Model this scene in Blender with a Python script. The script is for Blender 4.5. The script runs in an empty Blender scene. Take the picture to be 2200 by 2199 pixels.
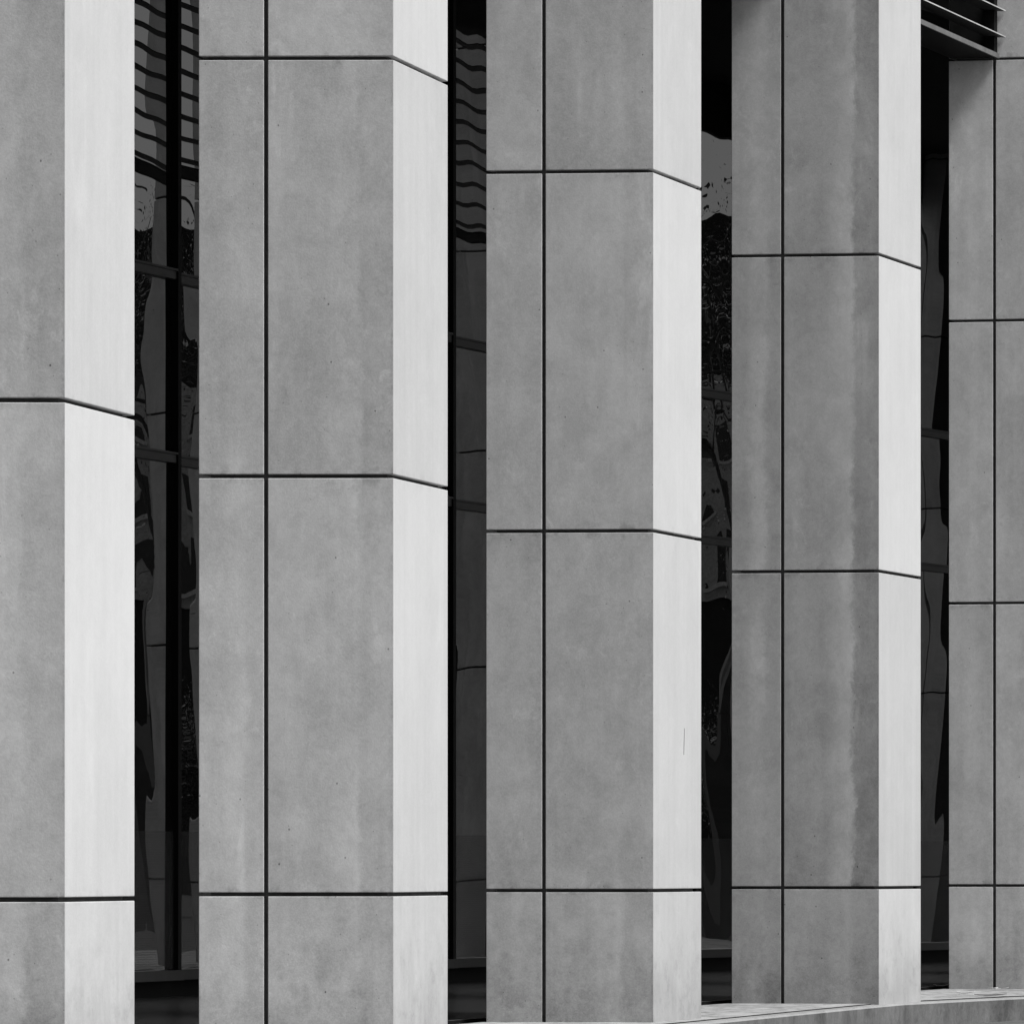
import bpy, bmesh, math, random
from mathutils import Vector, Matrix
random.seed(7)
SC = bpy.context.scene
H = 2.4                      # metres in one tall cladding panel

# ------------------------------------------------------------------ camera
cam_d = bpy.data.cameras.new('camera'); cam = bpy.data.objects.new('camera', cam_d)
SC.collection.objects.link(cam); SC.camera = cam
cam.location = (0, 0, 0.430*H); cam.rotation_euler = (math.radians(90), 0, 0)
cam_d.lens = 180.0; cam_d.sensor_width = 36.0; cam_d.shift_y = 0.3466
cam_d.clip_start = 0.5; cam_d.clip_end = 3000
SC.render.resolution_x = 1024; SC.render.resolution_y = 1023
SC.view_settings.view_transform = 'Standard'; SC.view_settings.look = 'None'
SC.view_settings.gamma = 1.0; SC.view_settings.use_curve_mapping = False
SC.view_settings.exposure = 0.72

# ------------------------------------------------------------------ daylight
SUN_AZ = math.radians(-18)    # from +X towards +Y
SUN_EL = math.radians(59)
W = bpy.data.worlds.new('World'); SC.world = W; W.use_nodes = True
nt = W.node_tree; nt.nodes.clear()
sky = nt.nodes.new('ShaderNodeTexSky'); sky.sky_type = 'NISHITA'; sky.sun_disc = False
sky.sun_elevation = SUN_EL; sky.sun_rotation = math.radians(90) - SUN_AZ
sky.air_density = 1.0; sky.dust_density = 3.0
bw = nt.nodes.new('ShaderNodeRGBToBW'); bg = nt.nodes.new('ShaderNodeBackground')
wo = nt.nodes.new('ShaderNodeOutputWorld')
nt.links.new(sky.outputs[0], bw.inputs[0]); nt.links.new(bw.outputs[0], bg.inputs[0])
bg.inputs[1].default_value = 0.09; nt.links.new(bg.outputs[0], wo.inputs[0])
sd = bpy.data.lights.new('sun', 'SUN'); sun = bpy.data.objects.new('sun', sd)
SC.collection.objects.link(sun); sd.energy = 3.4; sd.angle = math.radians(20)
sdir = Vector((math.cos(SUN_EL)*math.cos(SUN_AZ), math.cos(SUN_EL)*math.sin(SUN_AZ), math.sin(SUN_EL)))
sun.rotation_euler = sdir.to_track_quat('Z', 'Y').to_euler(); sun.location = sdir*40

# ------------------------------------------------------------------ the plan: arcs about one centre
C = Vector((47.743*H, -3.297*H)); R = 50.489*H
A1, DA = 15.575, 2.373
GB = 2.38                                  # glass set-back
def pol(deg, r):
    a = math.radians(deg); return Vector((C.x - r*math.cos(a), C.y + r*math.sin(a)))

# ------------------------------------------------------------------ helpers
def link(o): SC.collection.objects.link(o); return o
def obj(name, data, mats, parent=None):
    """data: bmesh -> one mesh object"""
    me = bpy.data.meshes.new(name); data.to_mesh(me); data.free()
    for m in (mats if isinstance(mats, (list, tuple)) else [mats]): me.materials.append(m)
    o = link(bpy.data.objects.new(name, me))
    if parent: o.parent = parent
    return o
def tag(o, label=None, cat=None, group=None, kind=None):
    for k, v in (('label', label), ('category', cat), ('group', group), ('kind', kind)):
        if v: o[k] = v
    return o
def empty(name, loc=(0, 0, 0), rz=0):
    o = link(bpy.data.objects.new(name, None)); o.location = loc; o.rotation_euler = (0, 0, rz)
    o.empty_display_size = .2; return o
def hexa(bm, b, t, mi=0):
    """b, t: matching loops (bottom, top) of n verts -> closed prism"""
    vb = [bm.verts.new(p) for p in b]; vt = [bm.verts.new(p) for p in t]
    n = len(b); fs = [bm.faces.new(vb[::-1]), bm.faces.new(vt)]
    for i in range(n): fs.append(bm.faces.new((vb[i], vb[(i+1) % n], vt[(i+1) % n], vt[i])))
    for f in fs: f.material_index = mi
    return fs
def prism(bm, poly, z0, z1, mi=0):
    return hexa(bm, [(p[0], p[1], z0) for p in poly], [(p[0], p[1], z1) for p in poly], mi)
def box(bm, x0, x1, y0, y1, z0, z1, mi=0):
    return prism(bm, [(x0, y0), (x1, y0), (x1, y1), (x0, y1)], z0, z1, mi)
def fix(bm):
    bmesh.ops.recalc_face_normals(bm, faces=bm.faces[:]); return bm
def bevel(bm, w, seg=2):
    fix(bm)
    es = [e for e in bm.edges if len(e.link_faces) == 2 and e.calc_face_angle(0) > .3]
    bmesh.ops.bevel(bm, geom=es, offset=w, segments=seg, profile=.6, affect='EDGES', clamp_overlap=True)
    return bm
def off(path, d):
    """offset an open polyline to its left by d (mitred)"""
    out = []
    for i, p in enumerate(path):
        p = Vector(p)
        ds = []
        if i > 0: ds.append((p - Vector(path[i-1])).normalized())
        if i < len(path)-1: ds.append((Vector(path[i+1]) - p).normalized())
        ns = [Vector((-v.y, v.x)) for v in ds]
        m = sum(ns, Vector((0, 0))).normalized()
        out.append(p + m*(d/max(.2, m.dot(ns[0]))))
    return out
def band(bm, path, d, z0, z1):
    """closed wall of thickness d left of an open path, as one solid"""
    inn = off(path, d); n = len(path)
    ob = [bm.verts.new((p[0], p[1], z0)) for p in path]; ot = [bm.verts.new((p[0], p[1], z1)) for p in path]
    ib = [bm.verts.new((p[0], p[1], z0)) for p in inn]; it = [bm.verts.new((p[0], p[1], z1)) for p in inn]
    for i in range(n-1):
        bm.faces.new((ob[i], ob[i+1], ot[i+1], ot[i])); bm.faces.new((ib[i+1], ib[i], it[i], it[i+1]))
        bm.faces.new((ot[i], ot[i+1], it[i+1], it[i])); bm.faces.new((ob[i+1], ob[i], ib[i], ib[i+1]))
    bm.faces.new((ob[0], ot[0], it[0], ib[0])); bm.faces.new((ob[-1], ib[-1], it[-1], ot[-1]))

EX, EY = -.1348*H, .4464*H; BX = .4175*H; FX = BX - EX
# ------------------------------------------------------------------ materials
class N:
    def __init__(s, name):
        s.m = bpy.data.materials.new(name); s.m.use_nodes = True; s.t = s.m.node_tree
        s.b = s.t.nodes['Principled BSDF']; s.b.inputs['Specular IOR Level'].default_value = .3
    def n(s, typ, **kw):
        o = s.t.nodes.new(typ)
        for k, v in kw.items(): setattr(o, k, v)
        return o
    def l(s, a, b): s.t.links.new(a, b)
    def math(s, op, a, b=None, c=None, clamp=False):
        o = s.n('ShaderNodeMath', operation=op, use_clamp=clamp)
        for i, v in enumerate((a, b, c)):
            if v is None: continue
            if isinstance(v, (int, float)): o.inputs[i].default_value = v
            else: s.l(v, o.inputs[i])
        return o.outputs[0]
    def vec(s, src, scale, offset=None):
        o = s.n('ShaderNodeVectorMath', operation='MULTIPLY'); s.l(src, o.inputs[0]); o.inputs[1].default_value = scale
        if offset is None: return o.outputs[0]
        a = s.n('ShaderNodeVectorMath', operation='ADD'); s.l(o.outputs[0], a.inputs[0]); s.l(offset, a.inputs[1]); return a.outputs[0]
    def noise(s, vec, scale, detail=4, rough=.55, dist=0):
        o = s.n('ShaderNodeTexNoise'); o.inputs['Scale'].default_value = scale; o.inputs['Detail'].default_value = detail
        o.inputs['Roughness'].default_value = rough; o.inputs['Distortion'].default_value = dist
        s.l(vec, o.inputs['Vector']); return o.outputs[0]
    def ramp(s, f, a, b, lo=0.0, hi=1.0):
        o = s.n('ShaderNodeMapRange'); o.interpolation_type = 'SMOOTHSTEP'
        s.l(f, o.inputs[0])
        for i, v in enumerate((a, b, lo, hi)): o.inputs[i+1].default_value = v
        return o.outputs[0]
def grey(name, v, rough=.6, spec=.3, metal=0):
    k = N(name); k.b.inputs['Base Color'].default_value = (v, v, v, 1); k.b.inputs['Roughness'].default_value = rough
    k.b.inputs['Specular IOR Level'].default_value = spec; k.b.inputs['Metallic'].default_value = metal
    g = k.n('ShaderNodeNewGeometry'); nz = k.noise(g.outputs['Position'], 7, 5, .6)
    col = k.math('MULTIPLY', k.ramp(nz, .25, .75, .8, 1.2), v); cc = k.n('ShaderNodeCombineColor')
    for i in range(3): k.l(col, cc.inputs[i])
    k.l(cc.outputs[0], k.b.inputs['Base Color'])
    return k.m
def concrete(name, base, contrast=1.0, foot=True, streak=1.0, side=False):
    k = N(name); g = k.n('ShaderNodeNewGeometry'); oi = k.n('ShaderNodeObjectInfo'); tc = k.n('ShaderNodeTexCoord')
    pos = g.outputs['Position']
    rnd = k.n('ShaderNodeCombineXYZ')
    r40 = k.math('MULTIPLY', oi.outputs['Random'], 61.7)
    k.l(r40, rnd.inputs[0]); k.l(k.math('MULTIPLY', oi.outputs['Random'], 23.3), rnd.inputs[1]); k.l(k.math('MULTIPLY', oi.outputs['Random'], 41.9), rnd.inputs[2])
    p = k.vec(pos, (1, 1, 1), rnd.outputs[0])
    cloud = k.ramp(k.noise(p, 1.1, 6, .62, .35), .30, .70, -1, 1)
    mott = k.ramp(k.noise(k.vec(p, (1, 1, .7)), 5.5, 7, .68, .5), .30, .70, -1, 1)
    # run-off streaks continue down the whole pier, so no random per panel
    run = k.ramp(k.noise(k.vec(pos, (1, 1, .045)), 3.6, 3, .5, .0), .50, .66, 0, 1)
    patch = k.ramp(k.noise(k.vec(p, (2.2, 2.2, .8)), 1.5, 8, .72, .8), .52, .64, 0, 1)
    thin = k.ramp(k.noise(k.vec(pos, (1, 1, .02)), 16, 3, .6), .35, .7, -1, 1)
    grain = k.ramp(k.noise(pos, 85, 2, .8), .28, .72, -1, 1); fine = k.ramp(k.noise(p, 24, 6, .75, .3), .3, .7, -1, 1)
    scuff = k.math('MULTIPLY', k.ramp(k.noise(k.vec(p, (1, 1, .75)), 8.5, 9, .8, .5), .54, .63, 0, 1), k.ramp(k.noise(k.vec(p, (1, 1, .6)), 1.4, 4, .6), .46, .6, 0, 1))
    so = k.n('ShaderNodeSeparateXYZ'); k.l(tc.outputs['Object'], so.inputs[0])
    if side:
        # side faces: rain has left a pale run near the outer edge and another on the inner panel
        wob = k.math('MULTIPLY', k.math('SUBTRACT', k.noise(k.vec(pos, (.6, .6, .9)), 1.6, 6, .65, .6), .5), .13)
        wob = k.math('MULTIPLY_ADD', k.math('SUBTRACT', k.noise(k.vec(p, (1, 1, .8)), 11, 7, .8), .5), .14, wob)
        u = k.math('ADD', k.math('SUBTRACT', 1.0, k.math('DIVIDE', so.outputs[1], EY)), wob)
        front = k.math('LESS_THAN', so.outputs[1], .004)
        soft = k.math('MULTIPLY_ADD', front, -.72, 1.0)
        b1 = k.math('MULTIPLY', k.ramp(u, .60, .79, 0, 1), k.ramp(u, .80, .845, 1, -.45))
        b2 = k.math('MULTIPLY', k.ramp(u, .08, .19, 0, 1), k.ramp(u, .20, .27, 1, 0))
        on = k.ramp(k.noise(k.vec(p, (.3, .3, .5)), 1.3, 4, .6), .36, .62, .12, 1)
        br = k.math('MULTIPLY', k.math('MULTIPLY', k.math('ADD', b1, k.math('MULTIPLY', b2, .8)), on), k.math('SUBTRACT', 1.0, front))
        br = k.math('MULTIPLY', br, k.ramp(k.noise(k.vec(p, (1.6, 1.6, .7)), 3.0, 8, .75), .3, .62, .35, 1))
    else:
        soft = 1.0; br = None
    v = k.math('MULTIPLY_ADD', k.math('MULTIPLY', cloud, soft), .085*contrast, 1.0)
    if br:
        s2 = k.n('ShaderNodeSeparateColor'); k.l(oi.outputs['Color'], s2.inputs[0])
        v = k.math('MULTIPLY_ADD', k.math('MULTIPLY', br, s2.outputs[2]), .19, v)
        # grime caught on the rough arris
        ar = k.math('MULTIPLY', k.ramp(so.outputs[1], .004, .022, 1, 0), k.ramp(k.noise(k.vec(p, (1, 1, .4)), 13, 6, .85), .47, .62, 0, 1))
        v = k.math('MULTIPLY_ADD', k.math('MULTIPLY', ar, k.math('SUBTRACT', 1.0, front)), -.24, v)
    v = k.math('MULTIPLY_ADD', k.math('MULTIPLY', mott, soft), .065*contrast, v)
    v = k.math('MULTIPLY_ADD', k.math('MULTIPLY', k.math('MULTIPLY', run, patch), soft), .16*contrast*streak, v)
    v = k.math('MULTIPLY_ADD', k.math('MULTIPLY', run, soft), .05*contrast*streak, v)
    v = k.math('MULTIPLY_ADD', thin, .016*contrast, v)
    v = k.math('MULTIPLY_ADD', k.math('MULTIPLY', fine, soft), .05*contrast, v)
    v = k.math('MULTIPLY_ADD', k.math('MULTIPLY', scuff, soft), .115*contrast, v)
    v = k.math('MULTIPLY_ADD', k.math('MULTIPLY', grain, k.math('MULTIPLY_ADD', front, -.6, 1.0) if side else 1.0), .06, v)
    v = k.math('MULTIPLY_ADD', k.math('SUBTRACT', oi.outputs['Random'], .5), .17 if side else 0, v)
    # grime gathered along the joints of a panel
    sp = k.n('ShaderNodeSeparateXYZ'); k.l(tc.outputs['Generated'], sp.inputs[0])
    ez = k.math('MINIMUM', sp.outputs[2], k.math('SUBTRACT', 1.0, sp.outputs[2]))
    en = k.noise(p, 9, 5, .7)
    edge = k.math('MULTIPLY', k.ramp(ez, 0, .03, 1, 0), k.ramp(en, .48, .66, 0, 1))
    v = k.math('MULTIPLY_ADD', k.math('MULTIPLY', edge, soft), -.22*contrast, v)
    if foot:      # splash dirt in blotches near the paving, plus painted loss of light lower down
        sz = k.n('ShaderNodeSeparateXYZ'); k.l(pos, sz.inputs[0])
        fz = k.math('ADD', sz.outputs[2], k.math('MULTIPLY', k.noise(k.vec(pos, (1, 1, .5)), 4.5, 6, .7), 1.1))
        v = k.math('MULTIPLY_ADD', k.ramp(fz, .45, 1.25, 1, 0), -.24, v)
        v = k.math('MULTIPLY_ADD', k.math('MULTIPLY', k.ramp(k.math('ADD', sz.outputs[2], k.math('MULTIPLY', k.noise(k.vec(pos, (1, 1, .15)), 3.0, 5, .6), 2.4)), 1.2, 4.0, 1, 0), .10), -1, v)  # broad streaked fade paints the weaker light towards the base
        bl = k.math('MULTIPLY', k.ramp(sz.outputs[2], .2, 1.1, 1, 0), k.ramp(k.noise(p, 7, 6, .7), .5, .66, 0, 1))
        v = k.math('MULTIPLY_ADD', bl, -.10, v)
    # small blow holes
    for sc, th, am in ((2.6, .014, .6), (6.5, .022, .4)):
        vo = k.n('ShaderNodeTexVoronoi'); vo.voronoi_dimensions = '2D'; vo.inputs['Scale'].default_value = sc
        pv = k.n('ShaderNodeCombineXYZ'); k.l(k.math('ADD', k.math('SUBTRACT', so.outputs[1], so.outputs[0]), r40), pv.inputs[0])
        k.l(k.math('ADD', so.outputs[2], r40) if side else so.outputs[0], pv.inputs[1]); k.l(pv.outputs[0], vo.inputs['Vector'])
        sel = k.n('ShaderNodeSeparateColor'); k.l(vo.outputs['Color'], sel.inputs[0])
        on = k.math('GREATER_THAN', k.math('MULTIPLY', sel.outputs[0], k.noise(p, .9, 2)), .36)
        if side: on = k.math('MULTIPLY', on, k.math('MULTIPLY_ADD', front, -.85, 1.0))
        v = k.math('MULTIPLY_ADD', k.math('MULTIPLY', k.ramp(vo.outputs['Distance'], th*.6, th*1.5, 1, 0), on), -am, v)
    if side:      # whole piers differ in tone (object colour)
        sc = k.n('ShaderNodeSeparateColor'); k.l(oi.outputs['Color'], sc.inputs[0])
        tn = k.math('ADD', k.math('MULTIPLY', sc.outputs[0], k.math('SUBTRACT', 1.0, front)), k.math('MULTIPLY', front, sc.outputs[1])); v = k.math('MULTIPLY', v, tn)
    v = k.math('MULTIPLY', v, base, clamp=True); cc = k.n('ShaderNodeCombineColor')
    for i in range(3): k.l(v, cc.inputs[i])
    k.l(cc.outputs[0], k.b.inputs['Base Color'])
    k.b.inputs['Roughness'].default_value = .85; k.b.inputs['Specular IOR Level'].default_value = .2
    bp = k.n('ShaderNodeBump'); bp.inputs['Strength'].default_value = .06; bp.inputs['Distance'].default_value = .002
    k.l(k.math('ADD', mott, grain), bp.inputs['Height']); k.l(bp.outputs[0], k.b.inputs['Normal'])
    return k.m
M = dict(
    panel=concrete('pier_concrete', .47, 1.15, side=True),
    core=grey('joint_backing', .10, .9),
    paving=concrete('paving_concrete', .24, 2.8, False, .3),
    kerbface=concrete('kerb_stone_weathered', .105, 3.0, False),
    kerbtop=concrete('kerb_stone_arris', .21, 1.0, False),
    road=concrete('road_paving', .07, 1.3, False),
    soil=grey('black_recess', .01, .9),
    floor=grey('polished_granite', .012, .22, .5),
    steel=grey('steel_strip', .35, .35, .5, .8),
    frame=grey('dark_window_frame', .013, .42, .5),
    sill=grey('grey_sill', .014, .5, .4),
    black=grey('black_metal', .005, .6, .12),
    blade=grey('louvre_metal', .04, .5, .3), lit_edge=grey('sunlit_edge_tone', .42, .4, .5),  # dark blades with pale edges: shaded undersides and sunlit edges painted in
    shade_fill=grey('painted_shade', .035, .7, .2), beam=grey('beam_metal', .12, .5, .4),  # first tone: shade painted as dark sheets behind the louvres
    ceiling=grey('dark_soffit', .03, .8),
    added_wall=concrete('added_block_wall', .20, 1.0, False),
    palewall=grey('pale_render_wall', .6, .8), winfar=grey('far_window', .03, .2, .6),
    bark=grey('bark', .07, .9), leaf=grey('foliage', .09, .6),
    litter=grey('dry_leaf_pale', .75, .7), twig=grey('dark_twig', .03, .8), crack=grey('crack_black', .01, .9),
)
k = N('dark_glass'); k.b.inputs['Base Color'].default_value = (.004, .004, .004, 1)
k.b.inputs['Roughness'].default_value = 0.0; k.b.inputs['IOR'].default_value = 1.6
k.b.inputs['Specular IOR Level'].default_value = .5; k.b.inputs['Coat Weight'].default_value = .35
k.b.inputs['Coat Roughness'].default_value = 0.0; M['glass'] = k.m
k = N('frit_lines'); g = k.n('ShaderNodeNewGeometry'); sp = k.n('ShaderNodeSeparateXYZ'); k.l(g.outputs['Position'], sp.inputs[0])
st = k.math('FRACT', k.math('MULTIPLY', sp.outputs[2], 1/.0185))
k.b.inputs['Base Color'].default_value = (.05, .05, .05, 1); k.b.inputs['Roughness'].default_value = .5
k.l(k.ramp(st, .4, .6, .10, .34), k.b.inputs['Alpha']); M['frit'] = k.m

# ------------------------------------------------------------------ ground, kerb and plinth (setting)
bm = bmesh.new(); gz = -.081*H
vs = [bm.verts.new(p) for p in ((-400, -400, gz), (700, -400, gz), (700, 900, gz), (-400, 900, gz))]; bm.faces.new(vs)
tag(obj('ground', bm, M['road']), kind='structure')

kerb = [(-3.1, 2.0), (-2.05, 5.9), (-1.42, 8.2), (-.83, 10.3), (-.13, 12.35), (.503, 14.2), (1.158, 16.09), (1.318, 16.46),
        (1.711, 17.11), (2.28, 17.95), (3.0, 18.9), (4.6, 20.9), (6.4, 22.9), (8.4, 25.0), (11.5, 27.8), (16, 31.2), (21, 34.2)]
def smooth(P, n=5):
    out = []
    for i in range(len(P)-1):
        p0 = Vector(P[max(0, i-1)]); p1 = Vector(P[i]); p2 = Vector(P[i+1]); p3 = Vector(P[min(len(P)-1, i+2)])
        for j in range(n):
            t = j/n; out.append(.5*((2*p1)+(p2-p0)*t+(2*p0-5*p1+4*p2-p3)*t*t+(-p0+3*p1-3*p2+p3)*t**3))
    out.append(Vector(P[-1])); return out
K = [p*H for p in smooth(kerb)]
K_in = off(K, .052*H)                       # back of the kerb stones
K_top = off(K, .005*H)
def strip(bm, a, b, za, zb, mi=0):
    va = [bm.verts.new((p.x, p.y, za)) for p in a]; vb = [bm.verts.new((p.x, p.y, zb)) for p in b]
    for i in range(len(a)-1):
        f = bm.faces.new((va[i], va[i+1], vb[i+1], vb[i])); f.material_index = mi
bm = bmesh.new()
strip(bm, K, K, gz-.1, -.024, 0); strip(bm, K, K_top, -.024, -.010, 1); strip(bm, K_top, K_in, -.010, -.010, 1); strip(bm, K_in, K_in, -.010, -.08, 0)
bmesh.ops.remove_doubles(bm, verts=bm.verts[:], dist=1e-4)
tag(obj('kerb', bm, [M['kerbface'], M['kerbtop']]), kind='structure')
# plinth paving: from the kerb's back to the back of the piers
def toarc(p, r):
    d = (p - C); return C + d.normalized()*r
RB = R + .462*H
bm = bmesh.new(); P_in = off(K, .0535*H)
arc_b = [toarc(p, RB) for p in K]
strip(bm, P_in, P_in, -.06, -.003, 1); strip(bm, P_in, arc_b, -.003, -.003); strip(bm, arc_b, arc_b, -.003, -.25)
strip(bm, K_in, P_in, -.05, -.05, 1)
bmesh.ops.remove_doubles(bm, verts=bm.verts[:], dist=1e-5)
tag(obj('plinth_paving', fix(bm), [M['paving'], M['soil']]), kind='structure')
# recess, then the polished floor of the covered walk
RG = R + GB*H
def arcpts(r, a0=3, a1=52, n=70): return [pol(a0+(a1-a0)*i/n, r) for i in range(n+1)]
bm = bmesh.new()
strip(bm, arcpts(RB), arcpts(RB+.06*H), -.16, -.16, 1); strip(bm, arcpts(RB+.06*H), arcpts(RB+.06*H), -.16, .012, 0)
strip(bm, arcpts(RB+.06*H), arcpts(RB+.068*H), .012, .012, 2); strip(bm, arcpts(RB+.068*H), arcpts(RG+.3*H), .012, .012, 0)
tag(obj('walkway_floor', bm, [M['floor'], M['soil'], M['steel']]), kind='structure')

# ------------------------------------------------------------------ piers
EX, EY = -.1348*H, .4464*H; BX = .4175*H; FX = BX - EX
LF = .4664*H
def onL(u): return Vector((EX*(1-u), EY*(1-u)))            # u=0 back edge, u=1 front corner (left face)
def onR(u): return Vector((BX + (FX-BX)*(1-u), EY*(1-u)))
jw = .0048*H                                                # half joint
du = .0050*H/LF; VJ = .345
rows = [(0, .365), (.365, 1.365), (1.365, 2.365), (2.365, 3.291), (3.291, 4.25), (4.25, 5.1)]
TH = .019*H
def pier_parts(root):
    out = []
    for i, (a, b) in enumerate(rows):
        z0 = a*H + (jw if i else -.05); z1 = b*H - jw
        bm = bmesh.new(); band(bm, [onL(VJ+du), Vector((0, 0)), Vector((BX, 0)), onR(VJ+du)], TH, z0, z1)
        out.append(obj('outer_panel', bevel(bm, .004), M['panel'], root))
        bm = bmesh.new(); band(bm, [onR(VJ-du), onR(0), onL(0), onL(VJ-du)], TH, z0, z1)
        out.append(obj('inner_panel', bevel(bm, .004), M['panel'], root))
    bm = bmesh.new(); e = .021*H
    path = [onL(.5), Vector((0, 0)), Vector((BX, 0)), onR(0), onL(0), onL(.499)]
    inn = off(path, e); prism(bm, inn[:-1], -.1, 5.08*H)
    out.append(obj('joint_backing', fix(bm), M['core'], root))
    return out
pier_lab = {
 0: 'concrete pier standing just beyond the left edge, nearest the viewer',
 1: 'nearest concrete pier, cut off by the left edge, with a wide pale front face',
 2: 'tall light grey concrete pier between the nearest pier and the scratched one',
 3: 'middle concrete pier of the row, with a thin black scratch low on its pale face',
 4: 'darkest streaked concrete pier, standing at the edge of the kerb',
 5: 'farthest concrete pier, cut off by the right edge, with louvre blades meeting its top',
}
SURVEY = {1: (-.8955, 10.26, 74.8), 2: (-.2836, 12.252, 72.6), 3: (.3933, 14.24, 69.3), 4: (1.160, 16.18, 67.1), 5: (2.011, 18.094, 65.0)}
piers = {}; TONE = {1: (1.08, 1.05, .75), 2: (1.14, 1.0, .85), 3: (1.03, .97, .55), 4: (.81, .97, 2.5), 5: (1.13, .98, .7)}
tmpl = None
for i in range(0, 14):
    a = A1 + DA*(i-1); p = pol(a, R); tau = math.radians(90 - a - .2)
    if i in SURVEY: p = Vector(SURVEY[i][:2])*H; tau = math.radians(SURVEY[i][2])
    root = empty('concrete_pier', (p.x, p.y, 0), tau)
    lab = pier_lab.get(i, 'concrete pier farther along the curve beyond the right edge, number %s' % ['six','seven','eight','nine','ten','eleven','twelve','thirteen'][i-6] if i > 5 else '')
    tag(root, lab, 'pier', 'concrete piers along the curved front')
    if tmpl is None: tmpl = pier_parts(root)
    else:
        for s in tmpl:
            c = s.copy(); SC.collection.objects.link(c); c.parent = root
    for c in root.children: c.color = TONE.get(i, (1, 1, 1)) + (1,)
    root['tau'] = tau; piers[i] = (p, tau)
def world(i, v):
    p, t = piers[i]; return Vector((p.x + v.x*math.cos(t) - v.y*math.sin(t), p.y + v.x*math.sin(t) + v.y*math.cos(t)))
# thin scratch on the pale face of the middle pier
mid = [o for o in SC.objects if o.name.startswith('concrete_pier') and o['label'].startswith('middle')][0]
bm = bmesh.new(); sx = .262*H
for j in range(6):
    za = (.43+.318+.0125*j)*H; zb = za+.0125*H; w = .0034*(1-abs(j-2)/7)*H; xo = (.0009*j)*H
    box(bm, sx+xo-w*.35, sx+xo+w*.35, -.0015, .004, za-.43*0*H, zb)
cr = obj('scratch', fix(bm), M['crack'], mid); cr['label'] = 'thin black upright scratch'

# ------------------------------------------------------------------ louvre screens between the piers
def span(i, u, s):     # s: 0 at pier i (its right face), 1 at pier i+1 (its left face)
    a = world(i, onR(u)); b = world(i+1, onL(u)); d = (b-a).normalized()*.004*H
    return (a+d)*(1-s) + (b-d)*s
ordn = ['before the nearest pier', 'between the nearest pier and the next', 'between the second and middle piers',
        'between the middle pier and the darkest one', 'between the darkest pier and the farthest, its lower edge in view']
ZB = 3.291*H
def quadbar(bm, i, u0, u1, s0, s1, z0, z1):
    prism(bm, [span(i, u0, s0), span(i, u1, s0), span(i, u1, s1), span(i, u0, s1)], z0, z1)
for i in range(0, 7):
    c = (world(i, onR(.35)) + world(i+1, onL(.35)))/2
    root = empty('louvre_screen', (c.x, c.y, ZB))
    lab = 'dark metal louvre screen ' + (ordn[i] if i < 5 else 'beyond the farthest pier in view, bay %s' % ['six','seven','eight','nine','ten','eleven','twelve','thirteen'][i-5])
    tag(root, lab, 'louvre screen', 'louvre screens between the piers')
    inv = Matrix.Translation(-root.location)
    def part(name, bm, m):
        bmesh.ops.transform(bm, matrix=inv, verts=bm.verts[:]); return obj(name, fix(bm), m, root)
    bm = bmesh.new(); quadbar(bm, i, .372, .386, 0, 1, ZB, ZB+.017*H); part('beam', bm, M['beam'])
    bm = bmesh.new(); quadbar(bm, i, .02, .3715, 0, 1, ZB+.003*H, ZB+.009*H); part('soffit_plate', bm, M['black'])
    for s0, s1 in ((0, .022), (.978, 1)):
        bm = bmesh.new(); quadbar(bm, i, .29, .370, s0, s1, ZB+.0095*H, 4.27*H); part('post', bm, M['black'])
    for s0, s1 in ((0, .012), (.988, 1)):
        bm = bmesh.new(); quadbar(bm, i, .02, .289, s0, s1, ZB+.0095*H, 4.27*H); part('shade_sheet', bm, M['shade_fill'])  # dark sheets added on the pier sides to paint shade behind the blades
    for j in range(10):
        z = ZB + (.078+.0924*j)*H
        bm = bmesh.new()
        for s0, s1 in ((0, .405), (.41, 1)):
            a = [span(i, .30, s0), span(i, .43, s0), span(i, .43, s1), span(i, .30, s1)]
            hexa(bm, [(q.x, q.y, z-.0032*H) for q in a], [(q.x, q.y, z) for q in a])
            n = [span(i, .4302, s0), span(i, .4335, s0), span(i, .4335, s1), span(i, .4302, s1)]  # pale strip paints the sunlit highlight along the blade's front edge
            hexa(bm, [(q.x, q.y, z-.0036*H) for q in n], [(q.x, q.y, z+.0004*H) for q in n], 1)
        part('louvre_blade', bm, [M['blade'], M['lit_edge']])

for i in range(7, 13):       # farther bays: a solid header instead of louvres
    bm = bmesh.new(); quadbar(bm, i, .30, .386, 0, 1, 4.02*H, 4.27*H)
    tag(obj('header_panel', fix(bm), M['black']), 'black solid header panel high between far piers beyond the right edge, bay %s' % ['seven','eight','nine','ten','eleven','twelve'][i-7], 'header panel', 'header panels between the far piers')

# ------------------------------------------------------------------ ceiling and wall over the walk
bm = bmesh.new()
a, b = arcpts(R+.20*H), arcpts(RG+.4*H)
strip(bm, a, b, 4.275*H, 4.275*H); strip(bm, a, a, 4.275*H, 5.1*H); strip(bm, a, b, 5.1*H, 5.1*H); strip(bm, b, b, 4.275*H, 5.1*H)
bmesh.ops.remove_doubles(bm, verts=bm.verts[:], dist=1e-4)
tag(obj('walkway_ceiling', fix(bm), M['ceiling']), 'dark flat ceiling over the covered walk behind the piers', 'ceiling')

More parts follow.
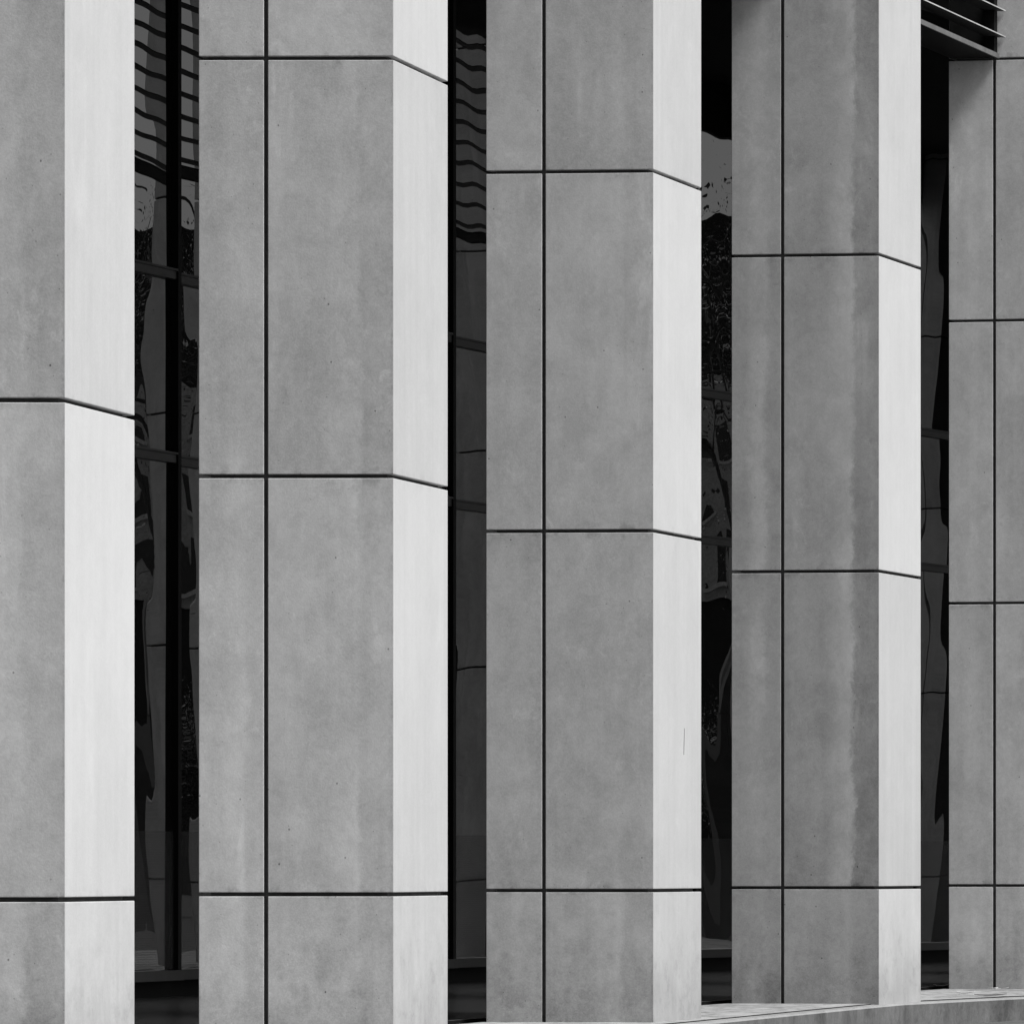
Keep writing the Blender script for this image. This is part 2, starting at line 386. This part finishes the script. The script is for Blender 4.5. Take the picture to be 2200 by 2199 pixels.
# ------------------------------------------------------------------ glass wall
gw = empty('glass_wall', (pol(25, RG).x, pol(25, RG).y, 0))
tag(gw, 'dark reflective glass wall with black mullions set back behind the piers', 'glass wall')
ginv = Matrix.Translation(-gw.location)
def gpart(name, bm, m, smooth=False, parent=gw):
    bmesh.ops.transform(bm, matrix=ginv, verts=bm.verts[:]); o = obj(name, bm, m, parent)
    if smooth:
        for p in o.data.polygons: p.use_smooth = True
    return o
FIN, FW = .043*H, .024*H
def ray_ang(xp, r):      # angle on the arc hit by the view line through photo column xp
    a = (xp-1100)/11000; A_ = a*a+1; B = -2*(a*C.x+C.y); c = C.dot(C)-r*r
    t = (-B+math.sqrt(B*B-4*A_*c))/(2*A_); q = Vector((a*t, t))-C
    return math.degrees(math.atan2(q.y, -q.x))
g1 = ray_ang(390, RG-FIN) - math.degrees(FW/2/RG); g2 = ray_ang(980, RG-FIN) - math.degrees(FW/2/RG)
DG = (g2-g1)/2
zs = [.056, 1.775, 2.378, 4.27]
TR = .034*H
FAC = {4: -3.6, 6: -1.1}                   # degrees each pane is turned in plan
def fbox(bm, a0, a1, e, r0, r1, z0, z1):
    prism(bm, [pol(a0, r0-e), pol(a1, r0+e), pol(a1, r1+e), pol(a0, r1-e)], z0, z1)
def gbox(bm, a0, a1, r0, r1, z0, z1):
    prism(bm, [pol(a0, r0), pol(a1, r0), pol(a1, r1), pol(a0, r1)], z0, z1)
angs = [g1 + DG*j for j in range(-6, 17)]
w2 = math.degrees(FW/2/RG)
for a in angs:
    bm = bmesh.new(); gbox(bm, a-w2, a+w2, RG-FIN, RG+.05, 0.0925*H, 4.27*H); gpart('mullion', fix(bm), M['black'])
rr = random.Random(3)
for jb, (a0, a1) in enumerate(zip(angs[:-1], angs[1:])):
    e = math.tan(math.radians(FAC.get(jb-6, -2.0)))*math.radians(a1-a0)*RG/2
    for z in zs[1:3]:
        bm = bmesh.new(); zc = z*H
        fbox(bm, a0+w2, a1-w2, e, RG-.018*H, RG+.04, zc-TR/2, zc+TR*.30)
        fbox(bm, a0+w2, a1-w2, e, RG-.024*H, RG+.04, zc+TR*.30+.0004, zc+TR/2); gpart('transom', fix(bm), M['frame'])
    bm = bmesh.new(); fbox(bm, a0+w2, a1-w2, e, RG-.045*H, RG+.04, .059*H, .092*H); gpart('sill_frame', fix(bm), M['sill'])
    bm = bmesh.new(); fbox(bm, a0+w2, a1-w2, e, RG+.005*H, RG+.05, .0, .0585*H); gpart('upstand', fix(bm), M['black'])
    for z0, z1 in zip(zs[:-1], zs[1:]):
        if z0 < .1: z0 = .093
        bm = bmesh.new(); nx, nz = 30, 56
        lz0, lz1 = z0*H, z1*H
        pa, pb = pol(a0+w2*.4, RG-e), pol(a1-w2*.4, RG+e); nrm = (C-(pa+pb)/2).normalized()
        bow = rr.uniform(1.6, 3.4)*rr.choice((-1, 1, 1))*.001; ph = [rr.uniform(0, 6.28) for _ in range(4)]; am = rr.uniform(.22, .45)*.001; rp = rr.uniform(.00003, .00006); cw = rr.uniform(.00022, .00034); tw = rr.uniform(.0014, .0024)*rr.choice((-1, 1))
        g = []
        for iz in range(nz+1):
            row = []
            for ix in range(nx+1):
                s, t = ix/nx, iz/nz
                d = bow*(4*s*(1-s))*(4*t*(1-t)) + cw*math.sin(4*t*(lz1-lz0)+4*math.sin(8*s+ph[1])) + rp*math.sin(15*t*(lz1-lz0)+2.5*math.sin(9*s+ph[0])+ph[2]) + tw*(t-.5)*(lz1-lz0)*math.sin(3.9*s+ph[3]) + am*(math.sin(3.1*t*(lz1-lz0)+ph[0]) + .7*math.sin(7*s+ph[1]) + .5*math.sin(5.3*t*(lz1-lz0)+4*s+ph[2]))
                q = pa*(1-s)+pb*s + nrm*d; row.append(bm.verts.new((q.x, q.y, lz0+(lz1-lz0)*t)))
            g.append(row)
        for iz in range(nz):
            for ix in range(nx): bm.faces.new((g[iz][ix], g[iz][ix+1], g[iz+1][ix+1], g[iz+1][ix]))
        pane = gpart('glass_pane', bm, M['glass'], True)
        if z0 < .1:
            bm = bmesh.new(); qa, qb = pol(a0+w2, RG-e-.006*H), pol(a1-w2, RG+e-.006*H)
            vs = [bm.verts.new(p) for p in ((qa.x, qa.y, lz0+.01), (qb.x, qb.y, lz0+.01), (qb.x, qb.y, .548*H), (qa.x, qa.y, .548*H))]
            bm.faces.new(vs); o = gpart('frit_band', bm, M['frit'], False, gw)

# ------------------------------------------------------------------ litter on the plinth
def bit(name, x, y, L, w, rz, m, lab, curl=.12):
    """x, y: photo column and row of the spot on the plinth"""
    D = .430*H*11000/(y-1862); o = None
    bm = bmesh.new(); n = 6; g = []
    for i in range(n+1):
        t = i/n; ww = w*math.sin(math.pi*(.08+.84*t))
        g.append([bm.verts.new(((t-.5)*L, s*ww/2, .004+curl*L*abs(t-.45)**2*3+abs(s)*ww*.12+.004)) for s in (-1, 0, 1)])
    for i in range(n):
        for j in range(2): bm.faces.new((g[i][j], g[i+1][j], g[i+1][j+1], g[i][j+1]))
    r = bmesh.ops.extrude_face_region(bm, geom=bm.faces[:])
    bmesh.ops.translate(bm, verts=[v for v in r['geom'] if isinstance(v, bmesh.types.BMVert)], vec=(0, 0, .003))
    o = obj(name, fix(bm), m); o.location = ((x-1100)*D/11000, D, 0); o.rotation_euler = (0, 0, rz)
    tag(o, lab, name.replace('_', ' '))
bit('dry_leaf', 2024, 2120.5, .15, .06, .2, M['litter'], 'pale curled dry leaf lying at the foot of the dark gap beside the farthest pier', .2)
bit('dry_leaf', 2074, 2135, .16, .055, -.3, M['litter'], 'pale dry leaf lying out on the plinth, left of the dark twig')
bit('dry_leaf', 2134, 2125, .08, .04, .1, M['litter'], 'small pale leaf lying at the foot of the upright joint of the farthest pier')
bit('dry_leaf', 2151, 2126, .13, .04, -.4, M['litter'], 'flat pale leaf lying right of the upright joint on the plinth')
bit('twig', 2128, 2139.5, .26, .035, .0, M['twig'], 'short dark twig lying on the plinth near the kerb', .05)

# ------------------------------------------------------------------ what the glass reflects: trees and a building across the square
def tube(bm, a, b, ra, rb, n=6):
    d = (b-a); q = d.to_track_quat('Z', 'Y').to_matrix(); va, vb = [], []
    for i in range(n):
        t = 2*math.pi*i/n; e = Vector((math.cos(t), math.sin(t), 0))
        va.append(bm.verts.new(a+q@(e*ra))); vb.append(bm.verts.new(b+q@(e*rb)))
    for i in range(n): bm.faces.new((va[i], va[(i+1) % n], vb[(i+1) % n], vb[i]))
def make_tree(x, y, h, seed, lab, leaves=True):
    rg = random.Random(seed); root = empty('street_tree', (x, y, gz)); tag(root, lab, 'tree', 'trees across the square')
    bt = bmesh.new(); bl = bmesh.new()
    def grow(p, d, L, r, lev):
        q = p + d*L; tube(bt, p, q, r, r*.68)
        if lev >= 2 and leaves:
            for _ in range(90):
                c = p.lerp(q, rg.random()) + Vector([rg.gauss(0, .5) for _ in range(3)])
                s = rg.uniform(.025, .06); u = Vector([rg.gauss(0, 1) for _ in range(3)]).normalized(); v = u.cross(Vector((0, 0, 1)))+Vector((.01, 0, 0)); v.normalize()
                bl.faces.new([bl.verts.new(c+u*s), bl.verts.new(c+v*s*.5), bl.verts.new(c-u*s), bl.verts.new(c-v*s*.5)])
        if lev == 5: return
        for _ in range(3 if lev < 4 else 2):
            nd = (d + Vector([rg.gauss(0, .5) for _ in range(3)]) + Vector((0, 0, .12))).normalized()
            grow(q, nd, L*rg.uniform(.66, .86), r*.62, lev+1)
    grow(Vector((0, 0, 0)), Vector((0, 0, 1)), h*.26, h*.022, 0)
    obj('trunk', bt, M['bark'], root)
    if leaves: obj('crown', bl, M['leaf'], root)
far_t = [(32.6, 68.2, 14), (36, 79, 10), (53, 80, 5.0), (37.5, 77, 12), (78, 84, 11)]
tl = ['leafy tree across the square seen only as a reflection in the glass, nearest the piers', 'taller leafy tree across the square seen only as a reflection in the glass',
      'third leafy tree across the square seen only in the glass', 'small leafy tree before the others, seen only in the glass', 'tree farthest out across the square, seen only in the glass']
for n_, (x, y, h) in enumerate(far_t): make_tree(x, y, h, 11+n_, tl[n_])
low_sky_block = empty('added_or_reflected_office', (-12, -34, gz), 0); tag(low_sky_block, 'dark office block added unseen behind the viewer to block low sky', 'building')  # added out of view to cut low sky light on the side faces
bm = bmesh.new(); box(bm, -60, 32, -20, 0, 0, 24); obj('wall', fix(bm), M['added_wall'], low_sky_block)
for fl in range(7):
    for cx in range(16):
        bm = bmesh.new(); x0 = -58+cx*5.5; box(bm, x0, x0+4.0, -.1, .05, 1.0+fl*3.3, 3.0+fl*3.3); obj('window', fix(bm), M['winfar'], low_sky_block)
bld = empty('added_or_reflected_office', (118, 152, gz), math.radians(-52)); tag(bld, 'pale office block across the square, seen only as a reflection in the glass', 'building')
bm = bmesh.new(); box(bm, -45, 50, 0, 16, 11.6, 20.4); obj('wall', fix(bm), M['palewall'], bld)
bm = bmesh.new(); box(bm, -45, 50, .3, 15.7, 0, 11.6); obj('podium', fix(bm), M['ceiling'], bld)
bm = bmesh.new(); box(bm, -45, 50, .2, 15.8, 20.4, 27.0); obj('attic', fix(bm), M['ceiling'], bld)
for fl in range(3):
    for cx in range(15):
        bm = bmesh.new(); x0 = 8+cx*2.5; box(bm, x0, x0+1.3, -.06, .1, 12.2+fl*2.8, 13.9+fl*2.8)
        w_ = obj('window', fix(bm), M['winfar'], bld)
        bm = bmesh.new(); box(bm, x0-.15, x0+1.45, -.45, -.062, 12.0+fl*2.8, 12.18+fl*2.8); obj('sill', fix(bm), M['litter'], w_)
